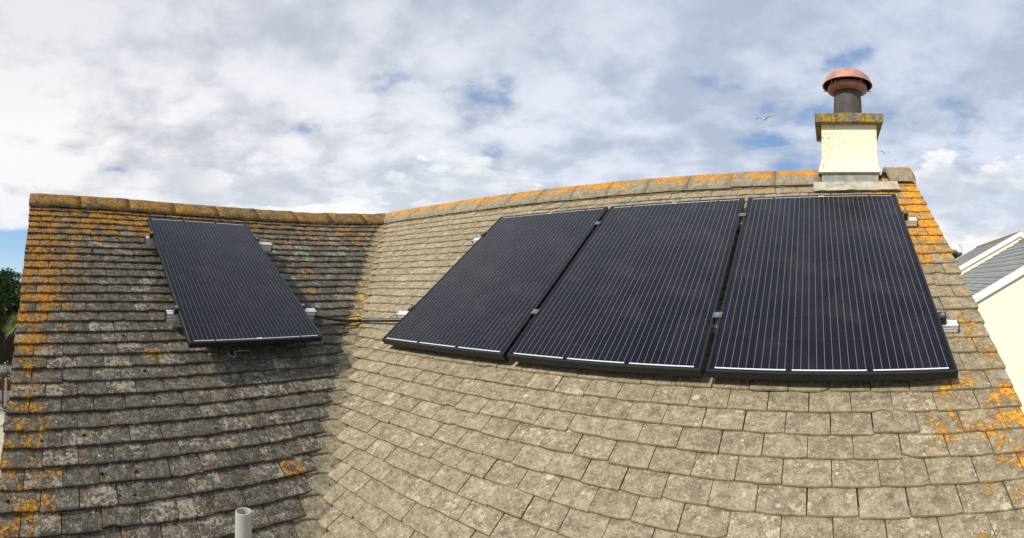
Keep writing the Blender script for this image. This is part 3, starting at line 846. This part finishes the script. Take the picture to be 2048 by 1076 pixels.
# ------------------------------------------------------------------ ground
def ground_mat():
    m, t = mat('ground'); o = t.obj(); n = t.noise(o, .6, 6, .6); f = t.noise(o, 25, 5, .6)
    c = t.mix(t.ss(n, .40, .6), (.10, .10, .10), (.14, .135, .12)); c = t.mix(t.m('MULTIPLY', f, .4), c, (.2, .19, .17))
    x, y, z = t.sep(o); far = t.ss(t.vm('LENGTH', o), 45, 80); c = t.mix(far, c, (.05, .08, .025))
    t.out(c, .95, t.bump(f, .4, .02), .1); return m
mb = MB(); N = 40
mb.add([(math.cos(6.2832 * i / N) * 1500, math.sin(6.2832 * i / N) * 1500, 0) for i in range(N)], [tuple(range(N))])
tag(mb.build('ground', ground_mat()), kind='structure')
mb = MB(); mb.hull8([(-14, -16, .004), (-2.2, -16, .004), (-2.2, 6, .004), (-14, 6, .004), (-14, -16, .05), (-2.2, -16, .05), (-2.2, 6, .05), (-14, 6, .05)])
tag(mb.build('path', simple('beige_paving', (.42, .37, .29), .9, .1, nscale=3, namt=.15, bump=.4)), kind='structure')

# ------------------------------------------------------------------ vegetation and fence on the far left
def leaf_mat(name, a, b):
    m, t = mat(name); o = t.obj(); n = t.noise(o, 1.6, 4); f = t.noise(o, 14, 2)
    t.out(t.mix(t.ss(t.m('ADD', t.m('MULTIPLY', n, .6), t.m('MULTIPLY', f, .4)), .35, .65), a, b), .6, None, .25); return m
M_BARK = simple('bark', (.07, .05, .035), .95, .1, nscale=6, namt=.3, bump=.5)
def tree(loc, blobs, nleaf, ls, leafm, label, cat, trunk_r, trunk_h, name='conifer_tree', seed=1, limbs=5):
    rr = random.Random(seed); root = empty(name, loc); tag(root, label, cat)
    mb = MB(); mb.tube([(0, 0, 0), (.1, 0, trunk_h * .5), (0, .1, trunk_h)], [trunk_r, trunk_r * .8, trunk_r * .45], 10)
    for i in range(limbs):
        bx_, by_, bz_, br_ = blobs[i % len(blobs)]; z0 = trunk_h * rr.uniform(.4, .9)
        mb.tube([(0, 0, z0), (bx_ * .5, by_ * .5, (z0 + bz_) / 2), (bx_, by_, bz_)], [trunk_r * .4, trunk_r * .25, trunk_r * .1], 6)
    mb.build('trunk', M_BARK, root)
    mb = MB(); tot = sum(b[3] ** 2 for b in blobs)
    for bx_, by_, bz_, br_ in blobs:
        k_ = int(nleaf * br_ ** 2 / tot)
        for _ in range(k_):
            v = Vector((rr.gauss(0, 1), rr.gauss(0, 1), rr.gauss(0, 1))).normalized() * br_ * (rr.random() ** .35) * (.85 + .35 * rr.random())
            c = Vector((bx_, by_, bz_)) + Vector((v.x, v.y, v.z * .8))
            if c.z < .1: continue
            a = Vector((rr.gauss(0, 1), rr.gauss(0, 1), rr.gauss(0, .6))).normalized(); b = a.orthogonal().normalized(); q = rr.random() * 6.28
            b = (b * math.cos(q) + a.cross(b) * math.sin(q)).normalized(); l = ls * rr.uniform(.6, 1.5)
            mb.add([c - a * l, c + b * l * .45, c + a * l, c - b * l * .45], [(0, 1, 2, 3)])
    mb.build('crown', leafm, root); return root
def blobset(n, rx, rz, z0, br, seed):
    rr = random.Random(seed); out = []
    for i in range(n):
        f = i / n; th = rr.random() * 6.28; rad = rx * math.sqrt(rr.random()) * (1 - .45 * f)
        out.append((rad * math.cos(th), rad * math.sin(th), z0 + rz * f, br * rr.uniform(.7, 1.2) * (1 - .3 * f)))
    return out
pt = pix(-15, 600, 34.)
tree((pt.x, pt.y, 0), blobset(40, 3.3, 5.2, .3, 1.25, 3), 42000, .10, leaf_mat('dark_conifer_leaf', (.012, .03, .008), (.05, .085, .018)), 'tall dark evergreen tree beyond the fence at the far left', 'tree', .35, 5.2, seed=5)
pt = pix(14, 600, 31.5)
tree((pt.x, pt.y, 0), blobset(20, 1.6, 2.2, .5, .75, 9), 14000, .07, leaf_mat('bush_leaf', (.03, .055, .015), (.10, .14, .035)), 'mid green rounded bush in front of the dark evergreen tree', 'bush', .10, 1.8, name='garden_bush', seed=8)
# cordyline palm
pt = pix(36, 640, 27.); root = empty('palm_plant', (pt.x, pt.y, 0)); tag(root, 'spiky pale green palm like plant beside the roof edge at far left', 'palm')
mb = MB(); cz = pix(36, 652, 27.).z; mb.tube([(0, 0, 0), (.05, 0, cz * .5), (0, 0, cz)], [.09, .07, .06], 8); mb.build('trunk', M_BARK, root)
mb = MB(); rr = random.Random(4)
for i in range(150):
    th = rr.random() * 6.28; el = rr.uniform(-.5, 1.4); L_ = rr.uniform(.7, 1.1); dv = Vector((math.cos(th) * math.cos(el), math.sin(th) * math.cos(el), math.sin(el)))
    sd_ = Vector((-math.sin(th), math.cos(th), 0)) * .025; o_ = Vector((0, 0, cz)); P1 = o_ + dv * L_ * .55; P2 = o_ + dv * L_ + Vector((0, 0, -.25 * L_))
    mb.add([o_ - sd_ * .6, o_ + sd_ * .6, P1 + sd_, P1 - sd_, P2], [(0, 1, 2, 3), (3, 2, 4)])
mb.build('crown', leaf_mat('palm_leaf', (.14, .19, .06), (.30, .36, .14)), root)
# board fence
f0 = pix(-60, 700, 30.); root = empty('board_fence', (f0.x, f0.y, 0)); tag(root, 'dark brown upright board fence below the trees at the far left', 'fence')
M_FEN = simple('dark_fence_wood', (.045, .028, .02), .85, .2, nscale=5, namt=.35, bump=.4)
mb = MB()
for i in range(70):
    y_ = -5 + i * .16; mb.box((random.uniform(-.008, .008), y_, .83), (.02, .15, 1.62 + random.uniform(-.02, .02)))
mb.build('board_panel', M_FEN, root)
for i in range(6):
    mb = MB(); mb.box((-.07, -5 + i * 2.2, .86), (.09, .09, 1.7)); mb.build('post', M_FEN, root)
# planter with plant on a low brown railing
pp = pix(8, 790, 20.5); root = empty('wooden_planter', (pp.x, pp.y, 0)); tag(root, 'small brown wooden planter box with a leafy plant, seen past the left verge', 'planter')
M_PW = simple('brown_planter_wood', (.12, .055, .035), .8, .2, nscale=8, namt=.25)
zt = pix(8, 757, 20.5).z; mb = MB()
for sx_, sy_, lx, ly in ((-.25, 0, .03, .8), (.25, 0, .03, .8), (0, -.415, .53, .03), (0, .415, .53, .03)): mb.box((sx_, sy_, zt - .22), (lx, ly, .44))
mb.build('box', M_PW, root)
for a in (-1, 1):
    for b in (-1, 1):
        mb = MB(); mb.box((a * .22, b * .38, (zt - .44) / 2), (.06, .06, max(.05, zt - .44))); mb.build('leg', M_PW, root)
mb = MB(); rr = random.Random(2)
for i in range(900):
    v = Vector((rr.gauss(0, .16), rr.gauss(0, .26), abs(rr.gauss(0, .2)) + zt - .02)); a = Vector((rr.gauss(0, 1), rr.gauss(0, 1), rr.gauss(0, 1))).normalized() * .05; b = a.orthogonal() * .5
    mb.add([v - a, v + b, v + a, v - b], [(0, 1, 2, 3)])
mb.build('plant', leaf_mat('planter_leaf', (.12, .18, .09), (.45, .50, .38)), root)
root = empty('garden_railing', pix(-6, 800, 19.)); root.location.z = 0; tag(root, 'low brown wooden garden railing beside the planter', 'railing')
for y_ in (-.5, -.1, .22):
    mb = MB(); mb.box((0, y_, .75), (.06, .06, 1.5)); mb.build('post', M_PW, root)
for z_ in (.35, .85, 1.35):
    mb = MB(); mb.box((.05, -1.3, z_), (.03, 3.1, .07)); mb.build('rail', M_PW, root)

# ------------------------------------------------------------------ neighbouring houses on the right
def rooftile_mat(name, a, b):
    m, t = mat(name); o = t.obj(); x, y, z = t.sep(o)
    n = t.noise(o, 3, 6, .6); f = t.noise(o, 40, 4, .6)
    br = t.new('ShaderNodeTexBrick'); t.put(br.inputs['Vector'], t.comb(y, t.m('MULTIPLY', x, 1.155), 0)); br.offset = .5
    br.inputs['Scale'].default_value = 1; br.inputs['Brick Width'].default_value = .33; br.inputs['Row Height'].default_value = .345
    br.inputs['Mortar Size'].default_value = .018; br.inputs['Bias'].default_value = 0
    t.put(br.inputs['Color1'], (.42, .42, .42)); t.put(br.inputs['Color2'], (.62, .62, .62)); t.put(br.inputs['Mortar'], (.05, .05, .05))
    c = t.mix(n, a, b); c = t.mix(.8, c, br.outputs[0], 'MULTIPLY'); c = t.vm('SCALE', c, 1.8)
    t.out(c, .8, t.bump(f, .4, .01), .3); return m
M_NR = rooftile_mat('grey_interlocking_tiles', (.20, .21, .20), (.27, .28, .265))
M_CREAM = simple('pale_cream_render', (.90, .85, .66), .9, .15, nscale=2, namt=.03, bump=.2, bscale=90)
M_WHITE = simple('white_bargeboard', (.82, .82, .80), .5, .4, nscale=5, namt=.02)
M_ORR = simple('terracotta_ridge', (.33, .16, .08), .85, .2, nscale=6, namt=.2)
M_GLASS = simple('window_glass', (.03, .035, .04), .08, .6)
SLP = .553
def neighbour(label, apex, length, hwid, ang, name='neighbour_house'):
    zr = apex[2]; ze = zr - SLP * hwid
    root = empty(name, (apex[0], apex[1], 0)); root.rotation_euler = (0, 0, -ang); tag(root, label, 'house')
    # walls
    mb = MB(); w = hwid - .25; zw = zr - SLP * w - .13
    mb.add([(-w, 0, 0), (w, 0, 0), (w, length, 0), (-w, length, 0), (-w, 0, zw), (w, 0, zw), (w, length, zw), (-w, length, zw), (0, 0, zr - .13), (0, length, zr - .13)],
           [(0, 1, 5, 8, 4), (1, 2, 6, 5), (2, 3, 7, 9, 6), (3, 0, 4, 7)])
    mb.build('wall', M_CREAM, root)
    # roof: saw-tooth courses on both sides
    mb = MB(); n = int(hwid * 1.143 / .345); ov = .05
    for sg in (-1, 1):
        for i in range(n):
            x0, x1 = sg * hwid * i / n, sg * hwid * (i + 1) / n; z0, z1 = zr - SLP * abs(x0), zr - SLP * abs(x1)
            mb.add([(x0, -ov, z0), (x0, length + ov, z0), (x1, length + ov, z1 + .028), (x1, -ov, z1 + .028), (x1, -ov, z1 - .006), (x1, length + ov, z1 - .006)], [(0, 1, 2, 3), (3, 2, 5, 4)])
    mb.add([(0, -ov + .01, zr - .05), (0, length + ov - .01, zr - .05), (-hwid, length + ov - .01, ze - .05), (-hwid, -ov + .01, ze - .05), (hwid, length + ov - .01, ze - .05), (hwid, -ov + .01, ze - .05)], [(0, 1, 2, 3), (0, 5, 4, 1)])
    rf = mb.build('roof', M_NR, root)
    mb = MB(); mb.tube([(0, -ov, zr - .04), (0, length + ov, zr - .04)], .10, 10); mb.build('ridge', M_ORR, rf)
    for yy in (-ov - .03, length + ov + .003):
        for sg in (-1, 1):
            mb = MB(); y0, y1 = yy, yy + .027
            a, b = (0, zr + .035), (sg * (hwid + .02), ze + .035); t_ = .205
            mb.hull8([(a[0], y0, a[1] - t_), (b[0], y0, b[1] - t_), (b[0], y1, b[1] - t_), (a[0], y1, a[1] - t_), (a[0], y0, a[1]), (b[0], y0, b[1]), (b[0], y1, b[1]), (a[0], y1, a[1])])
            mb.build('bargeboard', M_WHITE, root)
    for sg in (-1, 1):
        mb = MB(); mb.box((sg * (hwid + .05), length / 2, ze - .03), (.1, length + .2, .07)); mb.build('gutter', M_WHITE, root)
    # windows in the front gable
    for x_ in (-1.1, 1.7):
        fr_ = MB(); z_ = 1.4
        for a in (-1, 1): fr_.box((x_ + a * .68, -.012, z_), (.07, .06, 1.17))
        for a in (-1, 1): fr_.box((x_, -.012, z_ + a * .55), (1.29, .055, .07))
        fr_.box((x_, -.012, z_), (.05, .05, 1.03)); wf = fr_.build('window', M_WHITE, root)
        pn = MB(); pn.box((x_, -.004, z_), (1.29, .02, 1.03)); pn.build('pane', M_GLASS, wf)
    return root
neighbour('nearer cream gabled house with grey tiled roof beyond the right verge', (11.81, 7.1, .78 + ZO), 8.6, 5.0, .11)
neighbour('farther cream gabled house with terracotta ridge line behind the nearer one', (12.95, 16.2, 1.20 + ZO), 10.0, 5.0, .11)
# distant house whose pale chimney shows over the roofs
pd = pix(1920, 500, 62.); root = empty('distant_house', (pd.x + 2, pd.y, 0)); root.rotation_euler = (0, 0, .9); tag(root, 'distant low house whose slim pale chimney stands clear above its roof', 'house')
hz = pix(1920, 512, 62.).z
mb = MB(); mb.box((0, 0, (hz - 2) / 2), (9, 6, hz - 2)); mb.build('wall', M_CREAM, root)
mb = MB(); a = hz - 2
mb.add([(-4.8, -3.3, a), (4.8, -3.3, a), (4.8, 3.3, a), (-4.8, 3.3, a), (-4.8, 0, hz), (4.8, 0, hz)], [(0, 1, 5, 4), (2, 3, 4, 5), (0, 4, 3), (1, 2, 5), (0, 3, 2, 1)])
mb.build('roof', M_NR, root)
ct = pix(1920, 493, 62.).z
mb = MB(); cxx = -1.25; mb.box((cxx, 1.57, (hz + ct) / 2 - .3), (.34, .42, ct - hz + .6)); mb.box((cxx, 1.57, ct - .07), (.42, .5, .08)); ch_ = mb.build('chimney', M_CREAM, root)
mb = MB(); mb.lathe([(.10, ct - .03), (.09, ct + .22), (.075, ct + .22), (.075, ct)], (cxx, 1.57, 0), 12); mb.build('chimney_pot', M_ORR, ch_)
pt = pix(1905, 500, 55.)
tree((pt.x, pt.y, 0), [(0, 0, pix(1905, 512, 55.).z, .9), (.7, .3, pix(1905, 516, 55.).z, .8), (-.8, .2, pix(1905, 518, 55.).z, .8), (.1, .2, 5, 1.2)], 5000, .09, leaf_mat('far_leaf', (.02, .04, .015), (.06, .09, .03)), 'small dark round tree far off beside the right verge', 'tree', .2, 6.5, name='round_tree', seed=12, limbs=3)

# ------------------------------------------------------------------ gulls
M_GULL = simple('gull_white', (.85, .85, .83), .8); M_GWING = simple('gull_grey_wing', (.22, .23, .25), .8)
def gull(px, py, r, head, span, label, bank, flap):
    root = empty('gull', pix(px, py, r)); root.rotation_euler = (bank, 0, head); tag(root, label, 'bird', 'gulls flying near the chimney')
    s = span / 1.3; mb = MB()
    mb.tube([Vector(p_) * s for p_ in ((0, -.26, .0), (0, -.21, .015), (0, -.13, .01), (0, 0, 0), (0, .12, 0), (0, .22, .01), (0, .30, .01))], [q * s for q in (.004, .032, .050, .062, .048, .025, .006)], 10)
    mb.add([Vector(v) * s for v in ((-.02, .22, .01), (.02, .22, .01), (.055, .36, .01), (-.055, .36, .01), (0, .36, .016))], [(0, 1, 2, 4, 3)])
    mb.add([Vector(v) * s for v in ((-.012, -.25, 0), (.012, -.25, 0), (0, -.31, -.008), (0, -.25, .012))], [(0, 1, 2), (1, 3, 2), (3, 0, 2)])
    mb.build('body', M_GULL, root, smooth=True)
    for sg in (-1, 1):
        mb = MB(); V = []
        sec = [(0.03, -.06, .10, .02), (.16, -.10, .08, .02 + .10 * flap), (.32, -.13, .03, .02 + .20 * flap), (.46, -.08, .05, .02 + .20 * flap), (.58, .0, .08, .02 + .15 * flap), (.66, .08, .10, .02 + .10 * flap)]
        for x_, yf, yb, z_ in sec: V += [(sg * x_, yf, z_), (sg * x_, (yf + yb) / 2, z_ + .012), (sg * x_, yb, z_), (sg * x_, (yf + yb) / 2, z_ - .004)]
        F = [(i * 4 + j, i * 4 + (j + 1) % 4, (i + 1) * 4 + (j + 1) % 4, (i + 1) * 4 + j) for i in range(len(sec) - 1) for j in range(4)]
        mb.add([Vector(v) * s for v in V], F + [(20, 21, 22, 23)]); mb.build('wing', M_GWING, root, smooth=True)
gull(1529, 239, 38., R(-12), 1.5, 'pale gull gliding in open sky left of the chimney', R(10), .55)
gull(1769, 306, 46., R(20), 1.15, 'small gull low in the sky just right of the chimney stack', R(5), .7)
